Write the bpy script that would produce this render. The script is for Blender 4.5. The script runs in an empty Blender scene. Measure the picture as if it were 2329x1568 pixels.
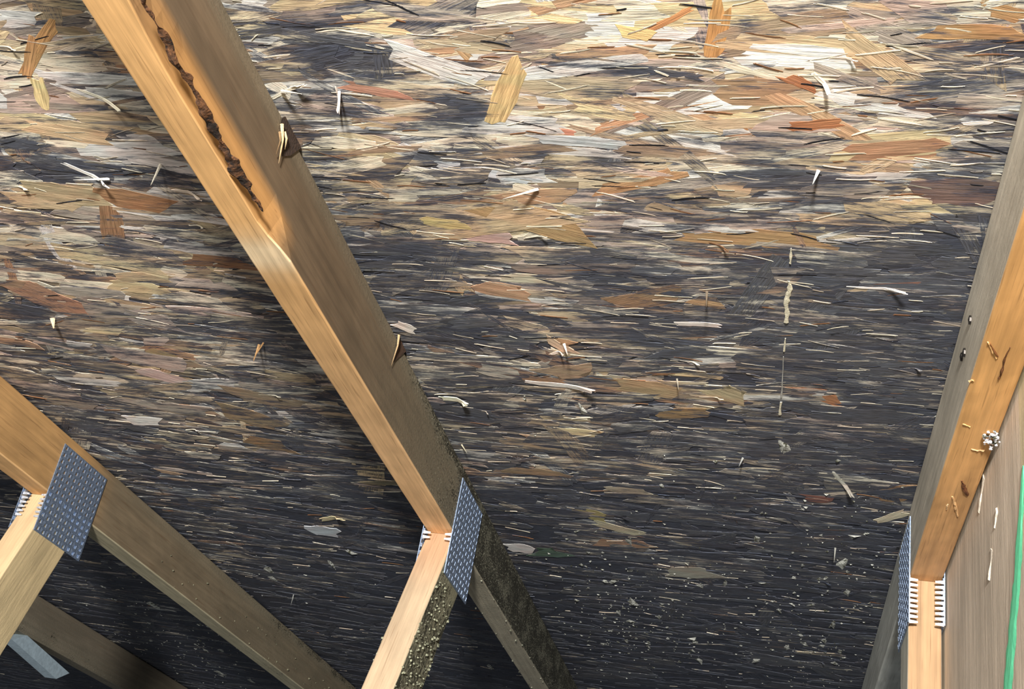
import bpy, math, random
import numpy as np
from mathutils import Matrix, Vector

# ------------------------------------------------------------------ frame of reference
# "roof space": X across the trusses, Y down the slope, Z outward through the roof.
# The underside of the sheathing is Z = 0, the attic is Z < 0.  Metres.
PITCH = math.radians(26.57)
M = Matrix.Translation((0, 0, 2.2)) @ Matrix.Rotation(-PITCH, 4, 'X')
R = np.array([[0.97070333, 0.17614334, 0.16342758],
              [0.05712921, 0.49145860, -0.86902514],
              [-0.23339088, 0.85290209, 0.46699757]])
CAM = np.array([0.47610, -1.49636, -0.61774])
FPX = 2772.44
scene = bpy.context.scene
COLL = scene.collection

# ------------------------------------------------------------------ camera
cd = bpy.data.cameras.new('camera')
cd.sensor_width = 36.0
cd.lens = FPX / 2329 * 36.0
cd.clip_start = 0.02
cam = bpy.data.objects.new('camera', cd)
COLL.objects.link(cam)
cm = Matrix(((R[0][0], -R[1][0], -R[2][0], CAM[0]),
             (R[0][1], -R[1][1], -R[2][1], CAM[1]),
             (R[0][2], -R[1][2], -R[2][2], CAM[2]),
             (0, 0, 0, 1)))
cam.matrix_world = M @ cm
scene.camera = cam

# ------------------------------------------------------------------ world, lamp, exposure
wd = bpy.data.worlds.new('attic_air')
scene.world = wd
wd.use_nodes = True
wd.node_tree.nodes['Background'].inputs[0].default_value = (0.86, 0.93, 1.0, 1)
wd.node_tree.nodes['Background'].inputs[1].default_value = 0.09
ld = bpy.data.lights.new('work_lamp', 'POINT')
ld.energy = 740
ld.color = (1.0, 0.98, 0.95)
ld.shadow_soft_size = 0.09
lamp = bpy.data.objects.new('work_lamp', ld)
COLL.objects.link(lamp)
lamp.matrix_world = M @ Matrix.Translation((0.52, -2.8, -0.42))
fd = bpy.data.lights.new('fill_light', 'POINT')  # unseen fill light, added to brighten the left-facing sides of truss and board
fd.energy = 70
fd.color = (1.0, 0.97, 0.93)
fd.shadow_soft_size = 0.3
fill = bpy.data.objects.new('fill_light', fd)
COLL.objects.link(fill)
fill.matrix_world = M @ Matrix.Translation((-0.5, -2.4, -0.55))
vs = scene.view_settings
vs.view_transform = 'Standard'
vs.look = 'None'
vs.gamma = 1
vs.exposure = 0.0
vs.use_curve_mapping = False

rng = np.random.default_rng(7)
random.seed(7)


# ------------------------------------------------------------------ helpers
def ray(u, v):
    return R.T @ np.array([(u - 1164.5) / FPX, (v - 784) / FPX, 1.0])


def on_plane(u, v, axis, val):
    """the point of the plane axis = val that the photograph shows at u, v"""
    d = ray(u, v)
    return CAM + (val - CAM[axis]) / d[axis] * d


def on_z(u, v, z=0.0): return on_plane(u, v, 2, z)
def on_x(u, v, x): return on_plane(u, v, 0, x)
def on_y(u, v, y): return on_plane(u, v, 1, y)


def project(P):
    q = (np.atleast_2d(P) - CAM) @ R.T
    return np.stack([1164.5 + FPX * q[:, 0] / q[:, 2], 784 + FPX * q[:, 1] / q[:, 2]], 1)


def lin(c):
    c = np.asarray(c, float) / 255.0
    return np.where(c <= 0.04045, c / 12.92, ((c + 0.055) / 1.055) ** 2.4)


def mesh_obj(name, verts, faces, mat, parent=None, base=None, col=None, mould=None, grain=None,
             smooth=False):
    """one mesh object; verts in roof space; base = origin of the thing it belongs to"""
    verts = np.asarray(verts, float)
    b = np.zeros(3) if base is None else np.asarray(base, float)
    me = bpy.data.meshes.new(name)
    if isinstance(faces, np.ndarray):
        me.vertices.add(len(verts))
        me.vertices.foreach_set('co', (verts - b).astype(np.float32).ravel())
        me.loops.add(faces.size)
        me.loops.foreach_set('vertex_index', faces.astype(np.int32).ravel())
        me.polygons.add(len(faces))
        me.polygons.foreach_set('loop_start', np.arange(0, faces.size, faces.shape[1], dtype=np.int32))
        me.update(calc_edges=True)
        me.polygons.foreach_set('use_smooth', np.zeros(len(faces), bool))
    else:
        me.from_pydata((verts - b).tolist(), [], [list(map(int, f)) for f in faces])
    n = len(verts)
    if col is not None:
        col = np.asarray(col, float)
        if col.ndim == 1:
            col = np.tile(col, (n, 1))
        a = me.attributes.new('Col', 'FLOAT_COLOR', 'POINT')
        a.data.foreach_set('color', np.concatenate([col, np.ones((n, 1))], 1).astype(np.float32).ravel())
    if mould is not None:
        m = np.broadcast_to(np.asarray(mould, float), (n,))
        a = me.attributes.new('mould', 'FLOAT', 'POINT')
        a.data.foreach_set('value', m.astype(np.float32))
    if grain is not None:
        a = me.attributes.new('grain', 'FLOAT_VECTOR', 'POINT')
        a.data.foreach_set('vector', np.asarray(grain, np.float32).ravel())
    if smooth:
        me.polygons.foreach_set('use_smooth', [True] * len(me.polygons))
    if mat is not None:
        me.materials.append(mat)
    me.update()
    o = bpy.data.objects.new(name, me)
    COLL.objects.link(o)
    if parent is None:
        o.matrix_world = M @ Matrix.Translation(b)
    else:
        o.parent = parent
    return o


def thing(name, base, label, cat, group=None):
    o = bpy.data.objects.new(name, None)
    o.empty_display_size = 0.05
    COLL.objects.link(o)
    o.matrix_world = M @ Matrix.Translation(base)
    o['label'] = label
    o['category'] = cat
    if group:
        o['group'] = group
    return o


# ------------------------------------------------------------------ materials
class NT:
    def __init__(self, name):
        self.m = bpy.data.materials.new(name)
        self.m.use_nodes = True
        self.t = self.m.node_tree
        self.t.nodes.clear()
        self.out = self.t.nodes.new('ShaderNodeOutputMaterial')
        self.b = self.t.nodes.new('ShaderNodeBsdfPrincipled')
        self.t.links.new(self.b.outputs[0], self.out.inputs[0])

    def n(self, kind, **kw):
        nd = self.t.nodes.new(kind)
        for k, v in kw.items():
            if k.startswith('i_'):
                nd.inputs[k[2:].replace('_', ' ')].default_value = v
            else:
                setattr(nd, k, v)
        return nd

    def l(self, a, b): self.t.links.new(a, b)

    def attr(self, name): return self.n('ShaderNodeAttribute', attribute_name=name)

    def math(self, op, a, b=None, c=None, clamp=False):
        nd = self.n('ShaderNodeMath', operation=op, use_clamp=clamp)
        for i, x in enumerate((a, b, c)):
            if x is None:
                continue
            if isinstance(x, (int, float)):
                nd.inputs[i].default_value = x
            else:
                self.l(x, nd.inputs[i])
        return nd.outputs[0]

    def noise(self, vec, scale3, detail=3, rough=0.55, offset=(0, 0, 0)):
        mp = self.n('ShaderNodeMapping')
        mp.inputs['Scale'].default_value = scale3
        mp.inputs['Location'].default_value = offset
        self.l(vec, mp.inputs[0])
        nz = self.n('ShaderNodeTexNoise')
        nz.inputs['Scale'].default_value = 1.0
        nz.inputs['Detail'].default_value = detail
        nz.inputs['Roughness'].default_value = rough
        self.l(mp.outputs[0], nz.inputs[0])
        return nz.outputs[0]

    def ramp(self, v, a, b, lo=0.0, hi=1.0):
        nd = self.n('ShaderNodeMapRange', interpolation_type='SMOOTHSTEP')
        for i, x in ((0, v), (1, a), (2, b), (3, lo), (4, hi)):
            if isinstance(x, (int, float)):
                nd.inputs[i].default_value = x
            else:
                self.l(x, nd.inputs[i])
        return nd.outputs[0]

    def mix(self, f, a, b, mode='MIX'):
        nd = self.n('ShaderNodeMix', data_type='RGBA', blend_type=mode)
        ins = (nd.inputs[0], nd.inputs[6], nd.inputs[7])
        for i, x in zip(ins, (f, a, b)):
            if isinstance(x, (int, float)):
                i.default_value = x
            elif isinstance(x, (tuple, list, np.ndarray)):
                i.default_value = (*[float(q) for q in x[:3]], 1)
            else:
                self.l(x, i)
        return nd.outputs[2]

    def bump(self, h, strength, dist):
        nd = self.n('ShaderNodeBump')
        nd.inputs['Strength'].default_value = strength
        nd.inputs['Distance'].default_value = dist
        self.l(h, nd.inputs['Height'])
        self.l(nd.outputs[0], self.b.inputs['Normal'])


def strand_material():
    """pressed wood strand: wood colour, fibre streaks, mould that eats in along the fibres"""
    k = NT('osb_strand')
    g = k.attr('grain').outputs['Vector']
    col = k.attr('Col').outputs['Color']
    md = k.attr('mould').outputs['Fac']
    s1 = k.noise(g, (26, 520, 1), 4, 0.62)
    s2 = k.noise(g, (60, 1300, 1), 2, 0.5, (3, 7, 5))
    pos = k.n('ShaderNodeTexCoord').outputs['Object']
    w1 = k.noise(pos, (17, 120, 1), 6, 0.72, (5, 3, 0))      # mould running across strand edges
    big = k.noise(pos, (9, 26, 1), 3, 0.6, (9, 1, 2))
    tone = k.ramp(s1, 0.25, 0.75, 0.52, 1.38)
    cmb = k.n('ShaderNodeCombineColor')
    for i in range(3):
        k.l(tone, cmb.inputs[i])
    wood = k.mix(1.0, col, cmb.outputs[0], 'MULTIPLY')
    v = k.math('ADD', k.math('MULTIPLY', s1, 0.30), k.math('MULTIPLY', s2, 0.14))
    v = k.math('ADD', v, k.math('MULTIPLY', w1, 0.62))
    v = k.math('ADD', v, k.math('MULTIPLY', big, 0.20))      # mean ~0.6
    thr = k.math('SUBTRACT', 0.80, k.math('MULTIPLY', md, 0.335))
    mask = k.ramp(v, k.math('SUBTRACT', thr, 0.065), k.math('ADD', thr, 0.055))
    hue = k.noise(pos, (14, 40, 1), 3, 0.6, (2, 6, 0))
    wood = k.mix(k.ramp(hue, 0.40, 0.62, 0, 0.45), wood, k.mix(1.0, wood, (1.10, 0.86, 0.80), 'MULTIPLY'))
    wood = k.mix(k.ramp(hue, 0.60, 0.36, 0, 0.45), wood, k.mix(1.0, wood, (0.92, 0.98, 0.96), 'MULTIPLY'))
    bw_ = k.n('ShaderNodeRGBToBW')
    k.l(wood, bw_.inputs[0])
    gr = k.n('ShaderNodeCombineColor')
    for i, q in enumerate((1.0, 1.0, 0.90)):
        k.l(k.math('MULTIPLY', bw_.outputs[0], q), gr.inputs[i])
    wood = k.mix(k.ramp(md, 0.30, 0.85, 0.08, 0.72), wood, gr.outputs[0])   # fungal greying
    mcol = k.mix(k.ramp(s2, 0.3, 0.7), lin((24, 28, 40)), lin((74, 80, 96)))
    mcol = k.mix(k.ramp(hue, 0.45, 0.6), mcol, k.mix(1.0, mcol, (1.02, 0.95, 0.90), 'MULTIPLY'))
    fin = k.mix(k.math('MULTIPLY', mask, 0.93), wood, mcol)
    k.l(fin, k.b.inputs['Base Color'])
    k.b.inputs['Roughness'].default_value = 0.78
    k.b.inputs['Specular IOR Level'].default_value = 0.25
    k.bump(k.math('ADD', s1, s2), 0.35, 0.0008)
    return k.m


def lumber_material(name, fuzz=(150, 148, 128), dark=(38, 36, 28)):
    """sawn lumber: grain along grain.x, mould speckle where 'mould' is high"""
    k = NT(name)
    g = k.attr('grain').outputs['Vector']
    col = k.attr('Col').outputs['Color']
    md = k.attr('mould').outputs['Fac']
    a = k.noise(g, (5, 150, 150), 4, 0.6)
    b = k.noise(g, (14, 520, 520), 2, 0.5, (4, 4, 4))
    c = k.noise(g, (9, 22, 22), 3, 0.6, (1, 8, 3))
    tone = k.math('MULTIPLY', k.ramp(a, 0.25, 0.75, 0.80, 1.16), k.ramp(c, 0.3, 0.7, 0.85, 1.12))
    cmb = k.n('ShaderNodeCombineColor')
    for i, w in enumerate((1.0, 0.98, 0.94)):
        k.l(k.math('MULTIPLY', tone, w), cmb.inputs[i])
    wood = k.mix(1.0, col, cmb.outputs[0], 'MULTIPLY')
    wood = k.mix(k.ramp(b, 0.60, 0.72, 0, 0.35), wood, lin((96, 62, 34)))
    sp = k.noise(g, (170, 420, 420), 4, 0.7, (2, 2, 9))
    sp2 = k.noise(g, (240, 330, 330), 3, 0.6, (7, 1, 4))
    pat = k.noise(g, (16, 30, 30), 3, 0.6, (5, 5, 1))
    v = k.math('ADD', k.math('MULTIPLY', sp, 0.62), k.math('MULTIPLY', pat, 0.38))
    thr = k.math('SUBTRACT', 0.80, k.math('MULTIPLY', md, 0.36))
    mk = k.ramp(v, k.math('SUBTRACT', thr, 0.04), k.math('ADD', thr, 0.06))
    mk = k.math('MULTIPLY', mk, k.ramp(md, 0.0, 0.12))
    veil = k.math('MULTIPLY', md, 0.45)
    wood = k.mix(veil, wood, lin(fuzz))
    fin = k.mix(k.math('MULTIPLY', mk, 0.9), wood, lin(dark))
    fz = k.math('MULTIPLY', k.ramp(sp2, 0.62, 0.70), k.ramp(md, 0.45, 0.9))
    fin = k.mix(fz, fin, lin((196, 194, 172)))
    k.l(fin, k.b.inputs['Base Color'])
    k.b.inputs['Roughness'].default_value = 0.72
    k.b.inputs['Specular IOR Level'].default_value = 0.25
    h = k.math('ADD', k.math('MULTIPLY', a, 0.5), k.math('MULTIPLY', k.math('MULTIPLY', sp, md), 2.0))
    k.bump(h, 0.55, 0.0015)
    return k.m


def plain_material(name, rough=0.8, metal=0.0, bump=0.4, scale=300, spread=0.35, dark=None):
    k = NT(name)
    col = k.attr('Col').outputs['Color']
    tc = k.n('ShaderNodeTexCoord').outputs['Object']
    a = k.noise(tc, (scale,) * 3, 4, 0.6)
    cmb = k.n('ShaderNodeCombineColor')
    t = k.ramp(a, 0.25, 0.75, 1 - spread, 1 + spread)
    for i in range(3):
        k.l(t, cmb.inputs[i])
    c = k.mix(1.0, col, cmb.outputs[0], 'MULTIPLY')
    if dark is not None:
        d = k.noise(tc, (scale * 0.35,) * 3, 3, 0.6, (3, 1, 5))
        c = k.mix(k.ramp(d, 0.48, 0.62), c, lin(dark))
    k.l(c, k.b.inputs['Base Color'])
    k.b.inputs['Roughness'].default_value = rough
    k.b.inputs['Metallic'].default_value = metal
    k.bump(a, bump, 0.001)
    return k.m


MAT_STRAND = strand_material()
MAT_LUMBER = lumber_material('truss_lumber')
MAT_BARK = plain_material('bark', 0.9, 0, 1.0, 260, 0.6, (34, 20, 10))
MAT_ZINC = plain_material('galvanised_steel', 0.42, 0.75, 0.3, 420, 0.3)
MAT_FUZZ = plain_material('mould_fuzz', 0.95, 0, 0.8, 420, 0.4, (70, 70, 52))
MAT_CHIP = plain_material('pale_wood_fibre', 0.8, 0, 0.4, 500, 0.2)
MAT_PAINT = plain_material('green_paint', 0.55, 0, 0.2, 200, 0.1)
MAT_HOLLOW_SHADOW = plain_material('dark_hollow_and_shadow', 0.95, 0, 0.9, 300, 0.5)  # dark colour for the hollow and the painted splinter shadows

# ------------------------------------------------------------------ where the mould sits on the sheathing
GU = [-300, 100, 400, 700, 1000, 1300, 1600, 1900, 2150, 2600]
GRID = {
    -250: [.30, .26, .32, .42, .34, .28, .30, .34, .40, .45],
    50:   [.28, .24, .38, .48, .36, .28, .28, .33, .43, .45],
    200:  [.36, .32, .50, .55, .47, .40, .38, .36, .50, .55],
    400:  [.48, .45, .48, .55, .52, .46, .50, .50, .58, .64],
    600:  [.46, .44, .48, .60, .60, .56, .58, .68, .74, .78],
    800:  [.54, .52, .50, .62, .62, .54, .62, .73, .78, .82],
    1000: [.58, .58, .56, .62, .62, .58, .66, .76, .80, .84],
    1200: [.70, .68, .66, .74, .72, .72, .76, .80, .82, .86],
    1400: [.84, .80, .80, .84, .86, .84, .84, .86, .88, .90],
    1600: [.90, .88, .88, .90, .92, .92, .92, .92, .93, .94],
}
ctrl = []
for v, row in GRID.items():
    for u, m in zip(GU, row):
        p = on_z(u, v)
        ctrl.append((p[0], p[1], m))
ctrl = np.array(ctrl)
BLOT = [  # stain centre and radii as seen, strength
    (770, 130, 100, 40, .35), (190, 120, 45, 24, .3), (850, 140, 50, 40, .3), (1040, 245, 62, 42, .35),
    (975, 365, 42, 28, .35), (1450, 165, 60, 16, .3), (1705, 70, 22, 34, .35), (2120, 40, 62, 20, .35),
    (2150, 180, 70, 30, .3), (2290, 112, 55, 25, .4), (60, 700, 50, 26, .3), (900, 590, 130, 34, .25),
    (870, 690, 60, 34, .2), (1100, 760, 130, 28, .2), (1320, 600, 60, 30, .25), (1440, 620, 80, 30, .25),
    (1520, 770, 60, 36, .25), (1690, 622, 110, 30, .22), (2000, 600, 120, 60, .12), (1850, 440, 90, 25, .15),
    (1750, 390, 50, 30, .25), (120, 345, 60, 36, .2), (150, 392, 120, 18, .25), (320, 405, 70, 28, .2),
    (1050, 930, 80, 24, .2), (690, 60, 70, 30, .2), (1900, 260, 60, 30, .2), (1390, 370, 50, 20, .3),
    (40, 320, 40, 30, .25), (1000, 700, 70, 24, .2), (260, 560, 60, 24, .2), (120, 960, 120, 30, .15),
    (430, 740, 70, 26, .2), (1180, 95, 50, 16, .3), (1620, 130, 40, 24, .3), (2200, 390, 90, 30, .15),
    (100, 220, 80, 34, -.25), (160, 300, 90, 26, -.2), (220, 465, 170, 36, -.12), (865, 350, 80, 36, -.3),
    (1260, 30, 200, 40, -.12), (1160, 210, 50, 60, -.3), (1320, 250, 110, 50, -.12), (1850, 130, 80, 28, -.2),
    (1750, 250, 130, 34, -.25), (2030, 350, 110, 40, -.25), (1210, 490, 120, 40, -.25), (1480, 405, 80, 20, -.2),
    (1730, 545, 160, 20, -.3), (1150, 660, 100, 34, -.2), (1270, 790, 40, 30, -.25), (1470, 880, 120, 26, -.2),
    (490, 980, 90, 36, -.12), (370, 830, 80, 30, -.15), (2120, 460, 120, 40, -.15), (1080, 540, 90, 24, -.25),
    (1850, 895, 60, 18, -.25), (1650, 905, 60, 24, -.22), (1410, 1225, 70, 18, -.25), (1350, 1165, 50, 18, -.2),
    (2060, 1130, 50, 24, -.3), (760, 1190, 40, 12, -.2), (1570, 1303, 60, 12, -.3),
]
BL = []
for u, v, ru, rv, s in BLOT:
    p = on_z(u, v)
    q = on_z(u + ru, v)
    r = on_z(u, v + rv)
    BL.append((p[0], p[1], abs(q[0] - p[0]) + 1e-3, abs(r[1] - p[1]) + 1e-3, s))
BL = np.array(BL)


def mould_at(P):
    P = np.atleast_2d(P)[:, :2]
    out = np.empty(len(P))
    for i in range(0, len(P), 20000):
        c = P[i:i + 20000]
        d2 = ((c[:, None, :] - ctrl[None, :, :2]) ** 2).sum(2)
        w = 1.0 / (d2 + 0.003) ** 2
        m = (w * ctrl[None, :, 2]).sum(1) / w.sum(1)
        e = (((c[:, None, :] - BL[None, :, :2]) / BL[None, :, 2:4]) ** 2).sum(2)
        m += (np.exp(-e * 0.9) * BL[None, :, 4]).sum(1)
        out[i:i + 20000] = m
    return np.clip(out, 0.05, 0.98)


# ------------------------------------------------------------------ roof sheathing
X0, X1, Y0, Y1 = -4.2, 2.6, -2.3, 4.2
nx, ny = 170, 164
gx, gy = np.meshgrid(np.linspace(X0, X1, nx), np.linspace(Y0, Y1, ny))
bv = np.stack([gx.ravel(), gy.ravel(), np.zeros(nx * ny)], 1)
bf = [(j * nx + i, (j + 1) * nx + i, (j + 1) * nx + i + 1, j * nx + i + 1)
      for j in range(ny - 1) for i in range(nx - 1)]
nb = len(bv)
top = np.array([[X0, Y0, .012], [X1, Y0, .012], [X1, Y1, .012], [X0, Y1, .012]])
c00, c10, c11, c01 = 0, nx - 1, nx * ny - 1, (ny - 1) * nx
bf += [(nb, nb + 1, nb + 2, nb + 3), (c00, c10, nb + 1, nb), (c10, c11, nb + 2, nb + 1),
       (c11, c01, nb + 3, nb + 2), (c01, c00, nb, nb + 3)]
bv = np.concatenate([bv, top])
bg = bv.copy()
bg[:, 2] = 3.0
ceiling = mesh_obj('ceiling', bv, bf, MAT_STRAND, col=lin((150, 128, 98)),
                   mould=np.clip(mould_at(bv) + .1, 0, .98), grain=bg)
ceiling['kind'] = 'structure'
ceiling['label'] = 'mould-blackened strand board roof sheathing'

PAL = [((234, 222, 196), 7), ((200, 178, 142), 6), ((184, 156, 116), 5), ((168, 124, 84), 2.5),
       ((160, 108, 68), 1.5), ((190, 166, 156), 3), ((160, 148, 138), 5), ((222, 222, 220), 5),
       ((146, 120, 94), 4), ((130, 112, 108), 3), ((210, 188, 138), 3)]
PALC = np.array([lin(c) * .75 + lin((200, 184, 158)) * .25 for c, _ in PAL]) * 1.22
PALW = np.array([w for _, w in PAL], float)
PALW /= PALW.sum()
NR, NC = 6, 4
_top = [(i * NC + j, i * NC + j + 1, (i + 1) * NC + j + 1, (i + 1) * NC + j) for i in range(NR - 1) for j in range(NC - 1)]
_loop = ([j for j in range(NC)] + [i * NC + NC - 1 for i in range(1, NR)] +
         [(NR - 1) * NC + j for j in range(NC - 2, -1, -1)] + [i * NC for i in range(NR - 2, 0, -1)])
_n = NR * NC
_m = len(_loop)
SF = np.array([f[::1] for f in _top] + [(_loop[(i + 1) % _m], _loop[i], _n + i, _n + (i + 1) % _m) for i in range(_m)])
SV = _n + _m


def strand_batch(cx, cy, ang, L, Wd, z, lift, rag, r):
    """thin strands lying on the sheathing: NR x NC points each, uneven edges and torn comb-like ends"""
    N = len(cx)
    t = np.linspace(-.5, .5, NR)[None, :, None]
    q = np.linspace(-.5, .5, NC)[None, None, :]
    e3 = lambda a: np.asarray(a)[:, None, None]
    prof = 1.0 - 0.14 * np.abs(2 * t) ** 3
    wj = 1 + e3(rag) * r.uniform(-.15, .15, (N, NR, NC))
    w = e3(Wd) * q * prof * wj
    w = w + e3(r.uniform(-.04, .04, N) * L) * (1 - (2 * t) ** 2)
    s = e3(L) * t + np.zeros((N, NR, NC))
    ends = e3(rag) * e3(np.minimum(L * .12, .006)) * r.uniform(-1, 1, (N, NR, NC))
    slant = e3(rag * Wd * r.uniform(-.45, .45, N)) * q * 2
    s[:, 0] += (ends[:, 0] + slant[:, 0])
    s[:, -1] += (ends[:, -1] - slant[:, 0])
    s[:, 1:-1] += ends[:, 1:-1] * .25
    zt = -(e3(z) + e3(r.uniform(-.004, .004, N)) * w + e3(r.uniform(-.0008, .0008, N)) * s)
    zt = np.minimum(zt, -.0001)
    zt = zt - e3(lift) * np.clip(t * 2, 0, 1) ** 2
    ca, sn = e3(np.cos(ang)), e3(np.sin(ang))
    V = np.stack([e3(cx) + s * ca - w * sn, e3(cy) + s * sn + w * ca, zt], 3).reshape(N, _n, 3)
    S = V[:, _loop].copy()
    S[:, :, 2] = np.where(np.asarray(lift)[:, None] > 0, S[:, :, 2] + .0008, .0003)
    V = np.concatenate([V, S], 1)
    G = np.stack([s, w, np.zeros_like(s)], 3).reshape(N, _n, 3)
    G = np.concatenate([G, G[:, _loop]], 1)
    o = r.uniform(0, 40, (N, 1, 3))
    return V, G + o


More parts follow.
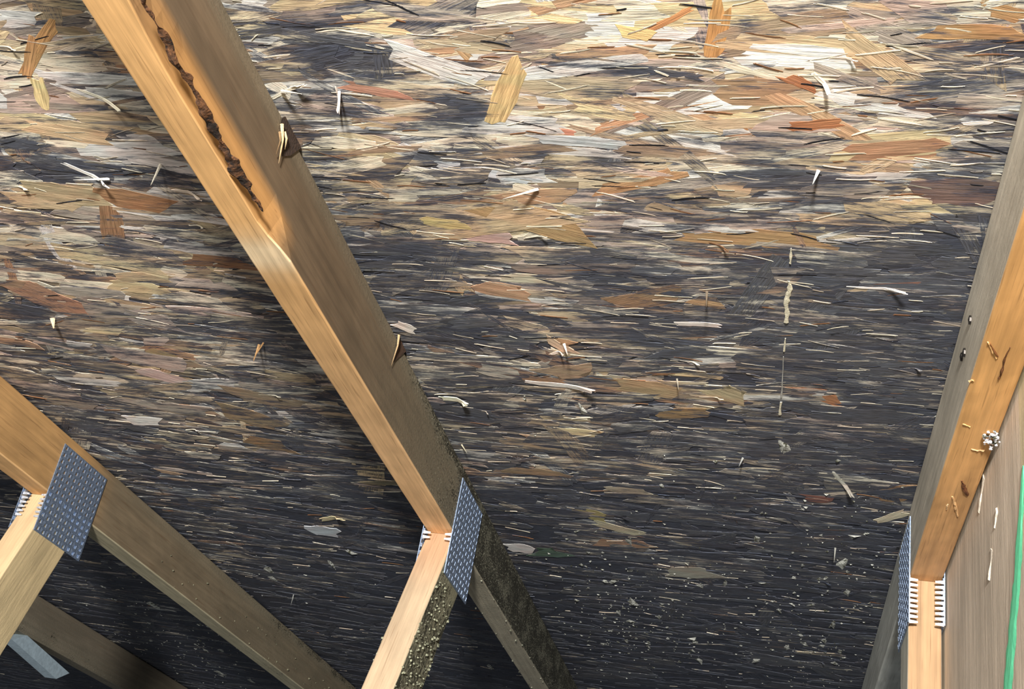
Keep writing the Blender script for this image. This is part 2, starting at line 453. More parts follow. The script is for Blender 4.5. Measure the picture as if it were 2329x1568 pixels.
# strands picked out one by one: (u0, v0, u1, v1, width px, colour, extra mould)
HAND = [
    (125, 55, 60, 165, 34, (206, 150, 84), -.5), (75, 90, 60, 175, 26, (196, 140, 80), -.5),
    (82, 175, 100, 242, 30, (238, 218, 150), -.6), (0, 45, 55, 62, 30, (160, 105, 84), -.2),
    (105, 165, 195, 205, 44, (232, 216, 182), -.4), (60, 285, 250, 315, 30, (222, 186, 142), -.4),
    (130, 338, 300, 322, 32, (182, 112, 70), -.4), (150, 372, 250, 412, 6, (240, 236, 228), -.9),
    (182, 203, 270, 236, 5, (238, 230, 205), -.9), (388, 431, 456, 441, 5, (236, 226, 206), -.9),
    (60, 428, 240, 448, 40, (190, 168, 128), -.25), (225, 445, 385, 470, 38, (166, 114, 70), -.25),
    (248, 470, 266, 600, 52, (150, 108, 70), -.25), (70, 20, 190, 35, 34, (214, 176, 134), -.2),
    (0, 250, 80, 290, 22, (200, 196, 190), -.2), (10, 210, 60, 215, 16, (238, 232, 220), -.4),
    (1000, 4, 1165, 50, 24, (238, 238, 236), -.6), (785, 42, 930, 55, 44, (236, 210, 160), -.35),
    (1160, 12, 1345, 36, 44, (240, 214, 160), -.4), (1400, 66, 1495, 82, 28, (246, 212, 140), -.5),
    (1475, 66, 1570, 18, 15, (208, 136, 76), -.6), (890, 115, 1098, 178, 44, (228, 230, 226), -.35),
    (1182, 140, 1130, 272, 56, (216, 184, 122), -.45), (1005, 55, 1085, 132, 48, (186, 148, 102), -.3),
    (1200, 150, 1315, 176, 24, (198, 160, 106), -.3), (785, 192, 925, 214, 24, (186, 126, 104), -.35),
    (785, 224, 930, 252, 28, (232, 216, 206), -.4), (782, 330, 946, 372, 62, (206, 190, 154), -.4),
    (1000, 376, 1222, 412, 22, (204, 214, 222), -.45), (1168, 424, 1228, 442, 28, (242, 232, 206), -.5),
    (1212, 316, 1425, 332, 22, (192, 202, 206), -.35), (1112, 470, 1325, 528, 58, (168, 136, 88), -.35),
    (1365, 430, 1552, 388, 30, (188, 138, 92), -.35), (1245, 292, 1305, 300, 14, (216, 138, 112), -.5),
    (1436, 212, 1605, 84, 18, (128, 92, 52), -.3), (1528, 292, 1645, 200, 15, (120, 88, 56), -.3),
    (1545, 110, 1540, 200, 10, (96, 78, 60), -.2), (1645, 5, 1620, 135, 46, (192, 136, 66), -.35),
    (1590, 60, 1605, 150, 28, (200, 160, 100), -.3), (1778, 116, 1905, 146, 42, (236, 220, 190), -.45),
    (1740, 40, 1760, 150, 34, (178, 134, 106), -.25), (1785, 172, 1852, 200, 24, (168, 98, 52), -.4),
    (1850, 166, 1888, 200, 9, (244, 234, 216), -.9), (1635, 247, 1880, 240, 30, (242, 240, 226), -.6),
    (1690, 286, 1745, 290, 18, (178, 118, 58), -.4), (1798, 287, 1908, 276, 22, (168, 96, 48), -.45),
    (1940, 40, 2085, 100, 50, (170, 156, 146), -.2), (2125, 72, 2325, 76, 34, (168, 122, 70), -.35),
    (2240, 20, 2329, 40, 34, (176, 128, 76), -.3), (1930, 345, 2145, 332, 42, (164, 116, 84), -.4),
    (1912, 396, 2012, 394, 24, (168, 104, 58), -.45), (1948, 450, 2016, 446, 18, (234, 224, 206), -.7),
    (1930, 478, 2010, 466, 16, (196, 168, 140), -.4), (2090, 432, 2275, 440, 58, (106, 78, 78), -.15),
    (2195, 281, 2252, 278, 9, (228, 222, 214), -.8), (2260, 340, 2300, 348, 16, (184, 178, 130), -.6),
    (20, 640, 195, 712, 38, (172, 124, 98), -.3), (280, 712, 405, 742, 28, (172, 162, 156), -.3),
    (318, 842, 425, 872, 18, (206, 180, 174), -.5), (335, 800, 412, 822, 24, (162, 136, 94), -.35),
    (410, 575, 480, 585, 18, (214, 196, 168), -.4), (420, 590, 560, 600, 26, (150, 100, 62), -.25),
    (1145, 630, 1285, 640, 20, (204, 198, 172), -.6), (1090, 650, 1205, 672, 30, (182, 140, 108), -.35),
    (1398, 692, 1545, 660, 44, (142, 110, 78), -.3), (1036, 530, 1165, 542, 30, (198, 166, 160), -.35),
    (1400, 872, 1545, 896, 32, (172, 146, 108), -.4), (1200, 868, 1345, 880, 8, (226, 222, 216), -.9),
    (1088, 836, 1175, 852, 24, (184, 182, 170), -.35), (1008, 906, 1062, 911, 8, (234, 238, 210), -.9),
    (1490, 942, 1610, 938, 22, (152, 120, 74), -.4), (1555, 532, 1885, 556, 40, (168, 130, 84), -.4),
    (1610, 600, 1805, 606, 46, (66, 76, 92), -.35), (1966, 641, 2095, 639, 12, (152, 90, 58), -.5),
    (1938, 652, 2060, 654, 4, (214, 210, 206), -.9), (1800, 880, 1905, 912, 28, (168, 104, 62), -.55),
    (1628, 884, 1695, 908, 38, (178, 162, 126), -.4), (1360, 1232, 1465, 1236, 20, (152, 118, 94), -.6),
    (1355, 1188, 1455, 1214, 14, (186, 180, 152), -.6), (1318, 1160, 1382, 1182, 20, (152, 142, 88), -.5),
    (1518, 1302, 1625, 1304, 24, (158, 158, 146), -.6), (1155, 1246, 1212, 1250, 18, (228, 226, 226), -.9),
    (1218, 1256, 1278, 1256, 20, (48, 104, 88), -.6), (2008, 1132, 2092, 1108, 36, (148, 114, 74), -.5),
    (1998, 1186, 2062, 1164, 16, (214, 204, 174), -.8), (704, 1206, 772, 1212, 20, (192, 204, 214), -.8),
    (734, 1182, 778, 1174, 8, (206, 196, 152), -.9), (1245, 770, 1300, 800, 16, (214, 180, 150), -.6),
    (1270, 775, 1302, 782, 14, (176, 130, 90), -.5), (1255, 805, 1282, 795, 6, (250, 236, 220), -.9),
    (1240, 850, 1340, 840, 30, (168, 140, 112), -.3), (620, 222, 690, 182, 8, (238, 228, 206), -.95),
    (620, 190, 660, 215, 26, (232, 224, 208), -.5), (765, 200, 772, 240, 5, (240, 226, 214), -.9),
    (690, 255, 770, 262, 20, (216, 196, 186), -.4), (900, 735, 945, 752, 16, (240, 232, 224), -.9),
    (1175, 440, 1220, 448, 10, (238, 230, 210), -.7), (500, 930, 640, 970, 30, (150, 126, 90), -.25),
    (560, 1000, 660, 1020, 22, (144, 112, 74), -.25), (100, 900, 220, 930, 20, (150, 140, 130), -.25),
    (520, 890, 680, 920, 26, (142, 122, 96), -.25), (1690, 960, 1780, 966, 16, (140, 130, 118), -.3),
    (1580, 680, 1640, 690, 26, (176, 138, 96), -.35), (1700, 650, 1800, 668, 18, (168, 150, 136), -.35),
    (1540, 735, 1640, 740, 9, (222, 212, 206), -.8), (1380, 1110, 1480, 1120, 12, (168, 160, 140), -.5),
    (1520, 1060, 1600, 1064, 10, (176, 172, 160), -.5), (1880, 1125, 1940, 1120, 8, (190, 186, 170), -.7),
    (960, 500, 1060, 512, 20, (206, 186, 120), -.35), (1480, 470, 1600, 480, 26, (176, 150, 120), -.25),
    (1620, 430, 1700, 436, 26, (196, 166, 132), -.3), (1150, 1070, 1290, 1080, 14, (150, 124, 92), -.4),
    (830, 1100, 930, 1096, 10, (150, 140, 110), -.5), (700, 1015, 800, 1030, 12, (160, 150, 136), -.4),
    (1896, 1075, 1938, 1120, 7, (196, 196, 186), -.9), (1830, 1131, 1892, 1138, 14, (124, 66, 58), -.6),
    (1880, 500, 2010, 508, 22, (150, 132, 116), -.25), (2030, 620, 2130, 612, 12, (140, 130, 124), -.3),
]
P_ = []          # cx, cy, angle, length, width, depth, lift, rag, mould shift, r, g, b, hand
for i, (u0, v0, u1, v1, w, c, dm) in enumerate(HAND):
    a, b = on_z(u0, v0), on_z(u1, v1)
    d = b - a
    L = math.hypot(d[0], d[1])
    mid = (a + b) / 2
    um, vm = (u0 + u1) / 2, (v0 + v1) / 2
    pl = math.hypot(u1 - u0, v1 - v0)
    nu, nv = -(v1 - v0) / pl, (u1 - u0) / pl
    e1, e2 = on_z(um - nu * w / 2, vm - nv * w / 2), on_z(um + nu * w / 2, vm + nv * w / 2)
    ang = math.atan2(d[1], d[0])
    Wd = abs((e2 - e1)[0] * -math.sin(ang) + (e2 - e1)[1] * math.cos(ang))
    thin = dm <= -.8
    P_.append((mid[0], mid[1], ang, L, max(Wd, .002), .0009 if thin else rng.uniform(.0005, .0008),
               .006 if dm <= -.9 and w <= 9 else 0.0, 1.1, dm * (1 if thin else .62), *(lin(c) * .85 + lin((200, 180, 150)) * .15), 1))
NRAND = 13000
k = 0
while k < NRAND:
    if k % 10 < 6:
        p = on_z(rng.uniform(-320, 2650), rng.uniform(-330, 1850))
    else:
        p = np.array([rng.uniform(-2.4, 1.2), rng.uniform(-1.3, 2.6), 0])
    if not (X0 + .2 < p[0] < X1 - .2 and Y0 + .1 < p[1] < Y1 - .1):
        continue
    ang = rng.normal(0.0, .17) + (.08 if p[0] < 0 else -.02) if rng.random() < .88 else rng.uniform(-1.5, 1.5)
    L = rng.uniform(.03, .125)
    Wd = min(L * .45, rng.gamma(2.0, .0062) + .003)
    c = PALC[rng.choice(len(PALC), p=PALW)] * rng.uniform(.75, 1.1)
    P_.append((p[0], p[1], ang, L, Wd, rng.uniform(.0002, .0007), 0.0, 1.2, rng.normal(0, .08), *c, 0))
    k += 1
for k in range(2300):           # loose hair-fine fibres
    p = on_z(rng.uniform(-150, 2480), rng.uniform(-150, 1700))
    if not (X0 + .2 < p[0] < X1 - .2 and Y0 + .1 < p[1] < Y1 - .1):
        continue
    c = lin((226, 214, 190)) * rng.uniform(.35, 1.05) if rng.random() < .66 else lin((26, 27, 33)) if rng.random() < .6 else lin((120, 84, 54))
    P_.append((p[0], p[1], rng.normal(0, .22), rng.uniform(.006, .034), rng.uniform(.0006, .0017),
               rng.uniform(.0006, .0010), .003 if rng.random() < .012 else 0.0, 1.0, rng.uniform(-.6, -.1), *c, 0))
P_ = np.array(P_)
SVV, SGG = strand_batch(*[P_[:, i] for i in range(8)], rng)
SMM = mould_at(SVV.reshape(-1, 3)).reshape(len(P_), SV)
SMM = np.clip(SMM + P_[:, 8:9], .03, .98)
pix = project(SVV.reshape(-1, 3)).reshape(len(P_), SV, 2)
inside = ((pix[:, :, 0] > 0) & (pix[:, :, 0] < 2329) & (pix[:, :, 1] > 0) & (pix[:, :, 1] < 1568)).mean(1)
size = np.ptp(pix[:, :, 0], 1) * np.ptp(pix[:, :, 1], 1) * (inside > .7) + P_[:, 12] * 1e9
order = np.argsort(-size)
SFL = SF.tolist()
for i in order[:278]:
    mesh_obj('wood_strand', SVV[i], SFL, MAT_STRAND, ceiling, None, P_[i, 9:12], SMM[i], SGG[i])
rest = order[278:]
FF = (SF[None] + (np.arange(len(rest)) * SV)[:, None, None]).reshape(-1, 4)
st = mesh_obj('pressed_strands', SVV[rest].reshape(-1, 3), FF, MAT_STRAND, ceiling, None,
              np.repeat(P_[rest, 9:12], SV, 0), SMM[rest].ravel(), SGG[rest].reshape(-1, 3))
st['kind'] = 'stuff'


# ------------------------------------------------------------------ slivers, drips, tufts on the sheathing
def sliver(name, pts, w, mat, col, parent, base=None, thick=.0012):
    """tapering splinter along a roof-space polyline: diamond section"""
    pts = np.asarray(pts, float)
    n = len(pts)
    V, F = [], []
    for i, p in enumerate(pts):
        d = pts[min(i + 1, n - 1)] - pts[max(i - 1, 0)]
        d /= np.linalg.norm(d) + 1e-9
        s = np.cross(d, CAM - p)
        s /= np.linalg.norm(s) + 1e-9
        q = np.cross(s, d)
        t = i / (n - 1)
        ww = w * .5 * (1.0 - .85 * t)
        V += [p + s * ww, p + q * thick, p - s * ww, p - q * thick]
    for i in range(n - 1):
        for j in range(4):
            F.append((4 * i + j, 4 * i + (j + 1) % 4, 4 * i + 4 + (j + 1) % 4, 4 * i + 4 + j))
    F += [(3, 2, 1, 0), tuple(4 * (n - 1) + j for j in range(4))]
    return mesh_obj(name, V, F, mat, parent, base, lin(col))


# splinters that stand off the board: foot pixel, length towards the attic, sideways lean, colour
for u, v, h, lx, ly, w, c in [
    (366, 372, .024, -.002, .0, .006, (238, 228, 206)), (590, 782, .020, -.004, .006, .006, (208, 160, 104)),
    (600, 778, .022, -.008, .002, .004, (198, 150, 96)), (1283, 780, .014, .006, .0, .006, (244, 226, 210)),
    (1225, 428, .012, -.03, .0, .005, (240, 232, 214)), (640, 205, .020, .03, -.02, .006, (240, 232, 214)),
    (1862, 385, .014, -.004, .0, .006, (222, 222, 216)), (668, 1352, .022, .0, .0, .004, (176, 176, 170)),
    (1900, 1245, .022, -.001, .0, .005, (170, 168, 158)), (772, 205, .024, .006, .0, .005, (240, 226, 212)),
    (1050, 1010, .012, .01, .0, .004, (216, 206, 176)), (1690, 1040, .012, -.004, .0, .005, (176, 176, 170)),
    (250, 405, .010, -.03, -.01, .005, (236, 230, 222)), (1608, 660, .018, .001, .0, .005, (120, 104, 84)),
    (120, 722, .012, .004, .004, .012, (240, 208, 168)), (1540, 860, .014, .003, 0, .004, (180, 170, 150)),
]:
    a = on_z(u, v)
    pts = [a + np.array([lx, ly, -h]) * t + np.array([.0, .0, -.001]) for t in (0, .35, .7, 1)]
    sliver('splinter', pts, w * .5, MAT_CHIP, np.array(c) * .8, ceiling, thick=.0006)


def ribbon(name, pix_pts, widths, axis, val, mat, col, parent, base=None, thick=.0012, sign=-1, jit=0.0,
           seed=1, mould=None):
    """raised strip that follows points seen in the picture on the plane axis = val"""
    r = np.random.default_rng(seed)
    pts = [on_plane(u, v, axis, val) for u, v in pix_pts]
    fine, fw = [], []
    for i in range(len(pts) - 1):
        for t in np.linspace(0, 1, 9, endpoint=False):
            fine.append(pts[i] * (1 - t) + pts[i + 1] * t)
            fw.append(widths[i] * (1 - t) + widths[i + 1] * t)
    fine.append(pts[-1])
    fw.append(widths[-1])
    fine = np.array(fine)
    nrm = np.zeros(3)
    nrm[axis] = sign
    V, F = [], []
    n = len(fine)
    NZ = r.normal(0, jit, (n + 8, 4))
    for _ in range(2):
        NZ = (np.roll(NZ, 1, 0) + 2 * NZ + np.roll(NZ, -1, 0)) * .4
    NZ = NZ.clip(-.85, 1.2)
    for i in range(n):
        d = fine[min(i + 1, n - 1)] - fine[max(i - 1, 0)]
        d /= np.linalg.norm(d) + 1e-9
        s = np.cross(nrm, d)
        w = fw[i] * .5
        ja, jb, jc = NZ[i, :3]
        t = thick * (1 + NZ[i, 3])
        V += [fine[i] + s * w * (1 + ja) - nrm * .0004, fine[i] + s * w * .5 * (1 + jc) + nrm * t,
              fine[i] - s * w * .5 * (1 + ja) + nrm * t * (1 + jb), fine[i] - s * w * (1 + jb) - nrm * .0004]
    for i in range(n - 1):
        for j in range(4):
            a, b = 4 * i + j, 4 * i + (j + 1) % 4
            F.append((a, b, b + 4, a + 4))
    F += [(3, 2, 1, 0), tuple(4 * (n - 1) + j for j in range(4))]
    V = np.array(V)
    return mesh_obj(name, V, F, mat, parent, base, lin(col), mould)


drip = [[(1799, 565), (1797, 600)], [(1795, 640), (1796, 665), (1788, 690), (1789, 735)],
        [(1786, 770), (1783, 800)], [(1782, 812), (1780, 860), (1777, 905)], [(1776, 915), (1773, 944)]]
dw = [.003, .0045, .0025, .0014, .003]
for i, (pp, w) in enumerate(zip(drip, dw)):
    ribbon('sap_streak', pp, [w * .6] + [w] * (len(pp) - 1), 2, -.0014, MAT_CHIP,
           (214, 206, 180) if i != 3 else (170, 168, 160), ceiling, thick=.0003, jit=.25, seed=40 + i)

# pale tufts of mould and dust; the larger ones are parts, the dust is one part
CL = [(1400, 1440, 60, 40, 60), (1455, 1430, 40, 40, 60), (1350, 1350, 50, 40, 40), (1850, 1490, 60, 40, 50),
      (1640, 1400, 200, 90, 90), (1800, 1320, 200, 90, 80), (1560, 1480, 260, 70, 120), (1350, 1270, 90, 40, 30),
      (420, 1480, 70, 40, 110), (330, 1440, 60, 40, 50), (520, 1500, 90, 40, 60), (1900, 1400, 100, 100, 60),
      (1980, 1250, 60, 60, 25), (1700, 1150, 300, 120, 60), (650, 1350, 120, 60, 25), (260, 1350, 60, 60, 20)]


def tuft(p, s, r):
    """small lumpy crust of five to eight corners"""
    m = int(r.integers(5, 9))
    an = np.sort(r.uniform(0, 2 * math.pi, m))
    ra = s * r.uniform(.45, 1.1, m)
    st_ = r.uniform(.5, 1.9)
    ring = np.stack([p[0] + np.cos(an) * ra, p[1] + np.sin(an) * ra * st_ * 1.6, np.full(m, -.0004)], 1)
    apex = np.array([[p[0] + r.uniform(-.2, .2) * s, p[1] + r.uniform(-.2, .2) * s, -.0010 - s * r.uniform(.1, .4)]])
    V = np.concatenate([ring, apex])
    F = [((i + 1) % m, i, m) for i in range(m)] + [tuple(range(m))]
    return V, F


tufts = []
for u, v, su, sv, n in CL:
    for _ in range(n):
        p = on_z(rng.normal(u, su), rng.normal(v, sv))
        s = .0011 + rng.gamma(1.5, .0010)
        tufts.append((s, *tuft(p, s, rng)))
tufts.sort(key=lambda t: -t[0])
for s, V, F in tufts[:70]:
    V = V.mean(0) + (V - V.mean(0)) * np.array([1.5, 1.7, 1.0])
    mesh_obj('mould_tuft', V, F, MAT_FUZZ, ceiling, None, lin((206, 206, 196)) * rng.uniform(.5, 1.1))
VV, FF, CC, o = [], [], [], 0
for s, V, F in tufts[70:]:
    VV.append(V)
    CC.append(np.tile(lin((200, 200, 190)) * rng.uniform(.35, 1.1), (len(V), 1)))
    FF += [tuple(q + o for q in f) for f in F]
    o += len(V)
du = mesh_obj('mould_dust', np.concatenate(VV), FF, MAT_FUZZ, ceiling, None, np.concatenate(CC))
du['kind'] = 'stuff'

# ------------------------------------------------------------------ trusses
TW, TH, GAP = .0381, .0889, .0035


def bar(name, origin, d, up, side, L0, L1, w, h, colf, mouldf, parent, base, seed, step=.02, rough=.00007,
        rad=.0022, edgef=None):
    """sawn member. d = length axis; section spans side*[0, w] and up*[0, h]; softly rounded arrises"""
    r = np.random.default_rng(seed)
    d, up, side = (np.asarray(q, float) for q in (d, up, side))
    sec = []
    nw, nh = 4, 8
    for cx, cy, a0 in ((w - rad, h - rad, 0), (rad, h - rad, 90), (rad, rad, 180), (w - rad, rad, 270)):
        for a in (0, 30, 60, 90):
            t = math.radians(a0 + a)
            sec.append((cx + rad * math.cos(t), cy + rad * math.sin(t)))
    full = []
    for i in range(len(sec)):
        a, b = np.array(sec[i]), np.array(sec[(i + 1) % len(sec)])
        full.append(a)
        gap = np.linalg.norm(b - a)
        if gap > .01:
            m = int(gap / .009)
            for q in range(1, m):
                full.append(a + (b - a) * q / m)
    full = np.array(full)
    per = np.concatenate([[0], np.cumsum(np.linalg.norm(np.diff(full, axis=0), axis=1))])
    n = len(full)
    st_ = np.linspace(L0, L1, max(2, int((L1 - L0) / step)))
    V = np.empty((len(st_), n, 3))
    G = np.empty((len(st_), n, 3))
    C = np.empty((len(st_), n, 3))
    MO = np.empty((len(st_), n))
    ox, oy = r.uniform(0, 50, 2)
    cen = np.array([w / 2, h / 2])
    for i, s in enumerate(st_):
        sc = full.copy()
        if edgef is not None:
            sc = edgef(s, sc)
        nd = (sc - cen)
        nd /= np.linalg.norm(nd, axis=1)[:, None]
        sc = sc + nd * r.normal(0, rough, (n, 1)).clip(-2 * rough, 2 * rough)
        V[i] = origin + s * d + sc[:, :1] * side + sc[:, 1:] * up
        G[i, :, 0] = s + ox
        G[i, :, 1] = sc[:, 0] + oy
        G[i, :, 2] = sc[:, 1] + oy
        for j in range(n):
            fx, fy = full[j][0] / w, full[j][1] / h
            C[i, j] = colf(s, fx, fy)
            MO[i, j] = mouldf(s, fx, fy)
    F = []
    for i in range(len(st_) - 1):
        for j in range(n):
            a, b = i * n + j, i * n + (j + 1) % n
            F.append((a, b, b + n, a + n))
    F += [tuple(range(n))[::-1], tuple((len(st_) - 1) * n + j for j in range(n))]
    e1, e2 = np.cross(side, up), d
    if np.dot(e1, e2) < 0:
        F = [f[::-1] for f in F]
    return mesh_obj(name, V.reshape(-1, 3), F, MAT_LUMBER, parent, base, C.reshape(-1, 3), MO.ravel(),
                    G.reshape(-1, 3))


def sm(x, a, b):
    t = min(1, max(0, (x - a) / (b - a)))
    return t * t * (3 - 2 * t)


def nail_plate(parent, base, xf, sgn, y0, y1, z0, z1, teeth, tint=(150, 166, 190)):
    """pressed steel plate on a truss face: punched slots with raised lips; teeth show where it overhangs"""
    rows, cols = 9, 13
    th = .0012
    V, F = [], []

    def P(a, b, h):       # a along Y, b along Z
        return (xf + sgn * h, y0 + (y1 - y0) * a, z0 + (z1 - z0) * b)
    da, db = 1 / rows, 1 / cols
    for i in range(rows):
        for j in range(cols):
            a0, b0 = i * da, j * db
            off = .25 * db if i % 2 else -.25 * db
            a1, b1 = a0 + da, b0 + db
            k0 = len(V)
            ia0, ia1 = a0 + da * .30, a0 + da * .70
            ib0, ib1 = b0 + db * (.22 + (.1 if i % 2 else 0)), b0 + db * (.72 + (.1 if i % 2 else 0))
            V.extend([P(a0, b0, th), P(a1, b0, th), P(a1, b1, th), P(a0, b1, th)])
            V.extend([P(ia0, ib0, th * 1.7), P(ia1, ib0, th * 1.7), P(ia1, ib1, th * 1.1), P(ia0, ib1, th * 1.1)])
            V.extend([P(ia0, ib0, -th * .6), P(ia1, ib0, -th * .6), P(ia1, ib1, -th * .6), P(ia0, ib1, -th * .6)])
            for q in range(4):
                F.append((k0 + q, k0 + (q + 1) % 4, k0 + 4 + (q + 1) % 4, k0 + 4 + q))
                F.append((k0 + 4 + q, k0 + 4 + (q + 1) % 4, k0 + 8 + (q + 1) % 4, k0 + 8 + q))
            F.append((k0 + 8, k0 + 9, k0 + 10, k0 + 11))
    k0 = len(V)
    V += [P(0, 0, th), P(1, 0, th), P(1, 1, th), P(0, 1, th), P(0, 0, 0), P(1, 0, 0), P(1, 1, 0), P(0, 1, 0)]
    for q in range(4):
        F.append((k0 + q, k0 + 4 + q, k0 + 4 + (q + 1) % 4, k0 + (q + 1) % 4))
    pl = mesh_obj('nail_plate', V, F, MAT_ZINC, parent, base, lin(tint))
    pl['label'] = 'bluish galvanised nail plate with punched teeth'
    for zt in teeth:
        x0, x1 = xf + sgn * .0002, xf - sgn * .0095
        yt = y0 + .0035
        h = .0021
        tv = [(x0, yt - .0012, zt - h), (x0, yt + .0012, zt - h), (x0, yt + .0012, zt + h), (x0, yt - .0012, zt + h),
              (x1, yt - .0006, zt - h * .5), (x1, yt + .0006, zt - h * .5), (x1, yt + .0006, zt + h * .5),
              (x1, yt - .0006, zt + h * .5)]
        tf = [(0, 1, 2, 3), (7, 6, 5, 4), (0, 4, 5, 1), (1, 5, 6, 2), (2, 6, 7, 3), (3, 7, 4, 0)]
        mesh_obj('tooth', tv, tf, MAT_ZINC, pl, base, lin((224, 228, 236)))
    return pl


def fuzz(name, parent, base, pts, size, seed, col=(158, 158, 134)):
    """crusty mould grown along an arris: lumps joined into one part"""
    r = np.random.default_rng(seed)
    VV, FF, CC, o = [], [], [], 0
    for p in pts:
        s = size * r.uniform(.35, 1.25)
        m = 6
        top = np.array(p) + r.normal(0, size * .5, 3)
        vs_ = []
        for zz in (-.5, .1, .6):
            for q in range(m):
                an = 2 * math.pi * q / m + zz
                rr = s * math.sqrt(max(.05, 1 - (zz * 1.4) ** 2)) * r.uniform(.7, 1.2)
                vs_.append(top + np.array([math.cos(an) * rr, math.sin(an) * rr, zz * s * 1.3]))
        fs = []
        for lv in range(2):
            for q in range(m):
                a, b = lv * m + q, lv * m + (q + 1) % m
                fs.append((a, b, b + m, a + m))
        fs += [tuple(range(m))[::-1], tuple(2 * m + q for q in range(m))]
        VV += vs_
        CC += [lin(col) * r.uniform(.6, 1.2)] * len(vs_)
        FF += [tuple(q + o for q in f) for f in fs]
        o += len(vs_)
    ob = mesh_obj(name, VV, FF, MAT_FUZZ, parent, base, np.array(CC))
    ob['kind'] = 'stuff'
    return ob


AX = np.array([1.0, 0, 0])
AY = np.array([0, 1.0, 0])
AZ = np.array([0, 0, 1.0])
ZB = -TH - GAP


def web_axes(p0, p1):
    """web direction (downwards) and the depth direction behind its front face, both in the truss plane"""
    d = np.array([0, p1[1] - p0[1], p1[2] - p0[2]])
    d /= np.linalg.norm(d)
    n = np.array([0, -d[2], d[1]])
    if n[1] < 0:
        n = -n
    return d, n


def truss(x, label, web_pix, cols, ch_mould, web_mould, seed, edgef=None, plates=(1, -1), teeth_n=8, yend=3.4,
          plate_y=(-.020, .112), plate_z=(-.018, -.152)):
    base = np.array([x + TW / 2, 0.0, 0.0])
    t = thing('roof_truss', base, label, 'truss')
    cf, wf = cols
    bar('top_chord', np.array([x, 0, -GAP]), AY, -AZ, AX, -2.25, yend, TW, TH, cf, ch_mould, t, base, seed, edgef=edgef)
    joint = np.array([x, 0.0, ZB])
    d, nrm = web_axes(joint, on_x(*web_pix, x) if web_pix is not None else np.array([x, -.0655, ZB - .126]))
    # front face of the web meets the underside of the chord at Y = 0
    top = joint + d * .0005
    bar('web', top, d, nrm, AX, -.0, 1.05, TW, TH, wf, web_mould, t, base, seed + 50)
    for s in plates:
        xf = x + TW + .0004 if s > 0 else x - .0004
        tz = ZB - .006 - .0065 * np.arange(teeth_n)
        nail_plate(t, base, xf, s, plate_y[0], plate_y[1], plate_z[0], plate_z[1], tz)
    return t, base, d, nrm


# --- centre truss
def wane(s):
    return sm(s, -1.05, -.88) * (1 - sm(s, -.72, -.655))


def c_edge(s, sc):
    """waney lower right arris on the upper stretch: the corner is missing"""
    c = wane(s)
    if c <= 0:
        return sc
    sc = sc.copy()
    h0 = TH - .026 * c
    for p in sc:
        if p[0] > TW - .012 and p[1] > h0:
            t = (p[1] - h0) / (TH - h0)
            p[0] = min(p[0], TW - .009 * c * t)
    return sc


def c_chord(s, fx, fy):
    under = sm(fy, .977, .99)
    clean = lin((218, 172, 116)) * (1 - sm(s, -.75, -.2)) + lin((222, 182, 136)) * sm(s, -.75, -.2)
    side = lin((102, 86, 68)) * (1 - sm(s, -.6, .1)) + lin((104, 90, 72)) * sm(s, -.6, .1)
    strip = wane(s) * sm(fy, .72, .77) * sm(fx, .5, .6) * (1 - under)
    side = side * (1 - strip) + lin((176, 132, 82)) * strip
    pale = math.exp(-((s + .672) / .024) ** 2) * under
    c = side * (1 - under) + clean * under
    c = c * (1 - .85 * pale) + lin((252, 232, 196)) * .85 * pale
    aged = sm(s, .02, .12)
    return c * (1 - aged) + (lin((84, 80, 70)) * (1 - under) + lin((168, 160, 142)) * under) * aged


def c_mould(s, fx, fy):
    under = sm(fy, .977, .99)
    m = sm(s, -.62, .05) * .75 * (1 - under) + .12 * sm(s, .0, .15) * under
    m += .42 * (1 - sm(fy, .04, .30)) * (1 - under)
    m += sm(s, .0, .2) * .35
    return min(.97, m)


def c_webcol(s, fx, fy):
    front = 1 - sm(fy, .008, .022)
    a = lin((176, 140, 110)) * (1 - sm(s, .03, .12)) + lin((174, 152, 126)) * sm(s, .03, .12)
    return a * front + lin((128, 124, 100)) * (1 - front)


def c_webmould(s, fx, fy):
    front = 1 - sm(fy, .008, .022)
    return front * (.12 + .25 * sm(s, .06, .16) * sm(fx, .4, 1)) + (1 - front) * (.55 + .35 * sm(s, .0, .1))


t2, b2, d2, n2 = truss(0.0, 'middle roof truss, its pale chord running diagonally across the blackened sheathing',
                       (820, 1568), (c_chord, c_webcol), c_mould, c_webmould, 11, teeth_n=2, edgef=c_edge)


# --- right truss
def r_chord(s, fx, fy):
    under = sm(fy, .977, .99)
    o = lin((226, 174, 112)) * (1 - sm(s, -.5, .05)) + lin((218, 172, 124)) * sm(s, -.5, .05)
    g = sm(s, .01, .06)
    return (lin((212, 204, 188)) * (1 - under) + o * under) * (1 - g) + lin((206, 208, 202)) * g


def r_mould(s, fx, fy):
    under = sm(fy, .977, .99)
    return .12 * (1 - under) + .03


def r_web(s, fx, fy):
    front = 1 - sm(fy, .008, .022)
    return lin((158, 128, 96)) * front + lin((214, 214, 202)) * (1 - front)


def r_webmould(s, fx, fy):
    front = 1 - sm(fy, .008, .022)
    return .03 * front + (1 - front) * (.28 + .3 * sm(s, .08, .2))


t1, b1, d1, n1 = truss(0.6155, 'right-hand roof truss, orange-brown underside, beside the board with the green stripe',
                       (2064, 1568), (r_chord, r_web), r_mould, r_webmould, 23, teeth_n=9, yend=2.6)


# --- left truss
def l_chord(s, fx, fy):
    under = sm(fy, .977, .99)
    a = lin((172, 134, 88)) * (1 - under) + lin((218, 176, 124)) * under
    b = lin((122, 107, 86)) * (1 - under) + lin((196, 186, 156)) * under
    w = sm(s, .02, .16)
    return a * (1 - w) + b * w


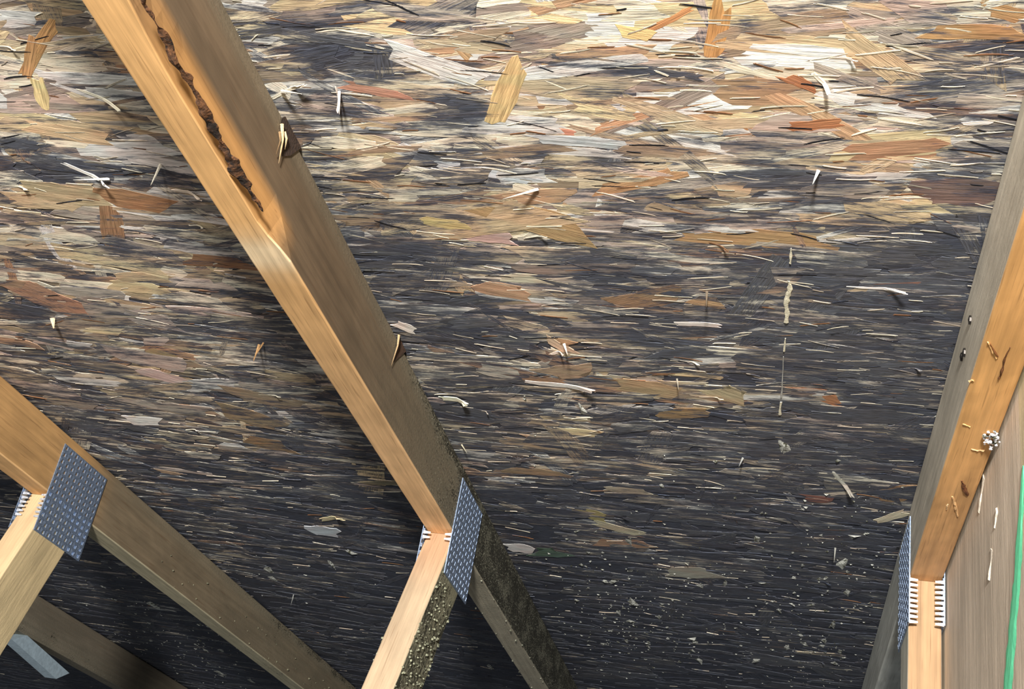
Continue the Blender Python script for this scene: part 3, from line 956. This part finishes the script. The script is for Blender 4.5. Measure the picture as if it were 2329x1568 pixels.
def l_mould(s, fx, fy):
    under = sm(fy, .977, .99)
    return min(.9, .04 + sm(s, .2, 1.0) * .42 + .3 * (1 - sm(fy, .1, .3)) * sm(s, .05, .3) + .1 * under * sm(s, .05, .2))


def l_web(s, fx, fy):
    front = 1 - sm(fy, .008, .022)
    return lin((190, 162, 126)) * front + lin((186, 166, 128)) * (1 - front)


def l_webmould(s, fx, fy):
    return .10 + .25 * sm(s, .05, .25)


t3, b3, d3, n3 = truss(-.6047, 'left roof truss with a large bluish nail plate at its web joint',
                       (0, 1228), (l_chord, l_web), l_mould, l_webmould, 37, teeth_n=6)


# --- far truss in the lower left corner
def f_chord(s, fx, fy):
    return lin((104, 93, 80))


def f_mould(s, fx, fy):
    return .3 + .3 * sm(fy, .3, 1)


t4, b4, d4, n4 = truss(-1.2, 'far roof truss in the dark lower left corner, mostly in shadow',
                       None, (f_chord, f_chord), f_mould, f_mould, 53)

# ------------------------------------------------------------------ details on the trusses
# bark-filled wane along the underside of the middle chord
bark_px = [(318, -40), (330, 10), (362, 66), (402, 140), (440, 205), (470, 258), (497, 315), (522, 362), (552, 412), (580, 452), (598, 480)]
bw = [.003, .003, .004, .006, .005, .006, .008, .008, .007, .005, .002]
ribbon('bark_strip', bark_px, bw, 2, ZB - .0003, MAT_BARK, (92, 58, 30), t2, b2, thick=.0008, jit=.4, seed=3)


def hollow_shadow(name, parent, base, poly, x, depth=.0006, col=(52, 34, 20), sgn=1):
    """dark polygon on a side face: hollow and splinter shadow put in as colour"""
    pts = np.array([on_x(u, v, x) for u, v in poly])
    cen = pts.mean(0)
    n = len(pts)
    rim = pts.copy()
    rim[:, 0] = x + sgn * depth
    inn = cen + (pts - cen) * .55
    inn[:, 0] = x + sgn * depth * .9
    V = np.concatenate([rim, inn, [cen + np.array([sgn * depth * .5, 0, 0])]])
    F = [(i, (i + 1) % n, n + (i + 1) % n, n + i) for i in range(n)] + [(n + i, n + (i + 1) % n, 2 * n) for i in range(n)]
    if sgn > 0:
        F = [f[::-1] for f in F]
    return mesh_obj(name, V, F, MAT_HOLLOW_SHADOW, parent, base, lin(col))


hollow_shadow('knot_hole_with_shadow', t2, b2, [(640, 268), (655, 262), (668, 270), (676, 310), (684, 336), (660, 354), (640, 356), (636, 330),
                            (648, 310), (634, 292)], TW + .0004)  # knot hollow and the shadow in it, painted as one dark patch
hollow_shadow('splinter_shadow', t2, b2, [(912, 760), (918, 775), (922, 800), (905, 815), (893, 826), (900, 800)], TW + .0004, col=(70, 46, 26))  # triangular shadow of a splinter, painted on as a dark patch
for a, b, w, c in [((641, 282), (634, 372), .003, (206, 176, 132)), ((646, 300), (648, 340), .003, (214, 186, 140)),
                   ((908, 755), (890, 832), .0028, (196, 164, 122)), ((636, 300), (628, 352), .002, (150, 120, 84))]:
    p, q = on_x(*a, TW + .0018), on_x(*b, TW + .0018)
    sliver('splinter', [p, p * .6 + q * .4 + AX * .002, q], w, MAT_CHIP, c, t2, b2)

# marks on the right chord: checks and scratches
for pts, w, c in [([(2298, 790), (2285, 815), (2278, 850), (2272, 862)], .0014, (96, 58, 24)),
                  ([(2247, 778), (2256, 798), (2266, 816)], .0016, (232, 184, 124)),
                  ([(2252, 782), (2270, 812)], .0008, (110, 66, 28)),
                  ([(2188, 1094), (2192, 1112), (2200, 1128)], .004, (104, 62, 30)),
                  ([(2166, 1130), (2172, 1150), (2178, 1175)], .003, (226, 180, 124)),
                  ([(2156, 1148), (2152, 1160)], .0025, (226, 190, 140)),
                  ([(2190, 965), (2205, 972)], .003, (220, 166, 108)), ([(2209, 1022), (2222, 1026), (2240, 1024)], .002, (216, 170, 120)),
                  ([(2203, 868), (2214, 866)], .003, (220, 172, 116))]:
    ribbon('wood_check' if c[0] < 120 else 'raised_fibre', pts, [w * .5] + [w] * (len(pts) - 1), 2, ZB - .0003, MAT_CHIP, c, t1, b1,
           thick=.0006, jit=.3, seed=int(pts[0][0]))
p = on_z(2252, 1002, ZB - .002)
fuzz('white_crust', t1, b1, [p + rng.normal(0, 1, 3) * np.array([.004, .008, .001]) for _ in range(46)], .0018, 61, (236, 234, 236))
# nail heads on the left face of the right chord
for u, v in [(2192, 802), (2205, 728), (2186, 812)]:
    q = on_x(u, v, .6155 - .0012)
    V, F = [], []
    for h in (0, .0016):
        for i in range(8):
            a = i * math.pi / 4
            V.append((q[0] - h + .0012, q[1] + .0042 * math.cos(a), q[2] + .0042 * math.sin(a)))
    V.append((q[0] - .0014, q[1], q[2]))
    F = [(i, 8 + i, 8 + (i + 1) % 8, (i + 1) % 8) for i in range(8)] + [(8 + i, 16, 8 + (i + 1) % 8) for i in range(8)]
    mesh_obj('nail_head', V, F, MAT_ZINC, t1, b1, lin((60, 56, 52)))

# mould crust on the middle web and on the chord beyond the joint
jt = np.array([0, 0, ZB])
pts = []
r_ = np.random.default_rng(5)
for s in np.linspace(.06, .42, 320):
    f = r_.uniform(.05, .98)
    pts.append(jt + AX * (TW + .0008) + d2 * s + n2 * (TH * f))
for s in np.linspace(.15, .42, 40):
    pts.append(jt + d2 * s + n2 * .002 + AX * (TW if r_.random() < .6 else 0.0))
fuzz('mould_crust', t2, b2, pts, .0017, 71, (150, 150, 126))
pts = [np.array([r_.uniform(0, 1) * .006 + (0 if r_.random() < .4 else TW - .004), y, ZB - .001]) for y in np.linspace(.16, 1.4, 46)]
fuzz('mould_crust', t2, b2, pts, .0015, 73, (150, 150, 132))
pts = [np.array([-.6047 + TW + .0006, y, -TH * r_.uniform(.5, 1)]) for y in np.linspace(.35, 1.9, 70)]
fuzz('mould_crust', t3, b3, pts, .0022, 75, (150, 146, 120))

# pale galvanised strip fixed under the far chord
e = [on_x(u, v, -1.2 + TW + .002) for u, v in ((28, 1456), (62, 1446), (158, 1532), (128, 1545))]
q0 = np.array(e)
V = np.concatenate([q0, q0 - AX * .03])
F = [(0, 1, 2, 3), (7, 6, 5, 4), (0, 4, 5, 1), (1, 5, 6, 2), (2, 6, 7, 3), (3, 7, 4, 0)]
ms = mesh_obj('metal_strip', V, F, plain_material('dull_zinc', .6, .3, .2, 120, .15), t4, b4, lin((178, 196, 206)))
ms['label'] = 'pale blue-grey metal strip under the chord'

# ------------------------------------------------------------------ board beside the right truss
BX = .6572
bb = np.array([BX + .008, -.3, -.3])
board = thing('weathered_board', bb, 'weathered grey-brown board with a green stripe, fixed behind the right-hand truss', 'board')


def b_col(s, fx, fy):
    y = -1.15 + fx * 1.45
    return lin((232, 216, 198)) if y > -.50 else lin((244, 228, 190))


# width runs along Y, length runs into the attic
bar('plank', np.array([BX, -1.15, 0]), -AZ, AX, AY, .004, .75, 1.45, .016, b_col, lambda s, fx, fy: .34, board, bb, 91, step=.02)
g_px = [(2327, 1060), (2322, 1150), (2316, 1240), (2311, 1330), (2305, 1400), (2298, 1480), (2290, 1568), (2280, 1680)]
gs = ribbon('green_stripe', g_px, [.010, .020, .026, .032, .034, .036, .037, .037], 0, BX - .0006, MAT_PAINT, (126, 255, 196), board, bb,
            thick=.0003, sign=-1, jit=.08, seed=8)
gs['label'] = 'bright green painted stripe'
for i, (a, b, w) in enumerate([((2237, 1085), (2226, 1165), .010), ((2268, 1160), (2262, 1200), .006), ((2255, 1250), (2250, 1320), .007)]):
    ribbon('lifted_fibre', [a, b], [w, w * .5], 0, BX - .0006, MAT_CHIP, (232, 220, 200), board, bb, thick=.0006, jit=.3, seed=80 + i)
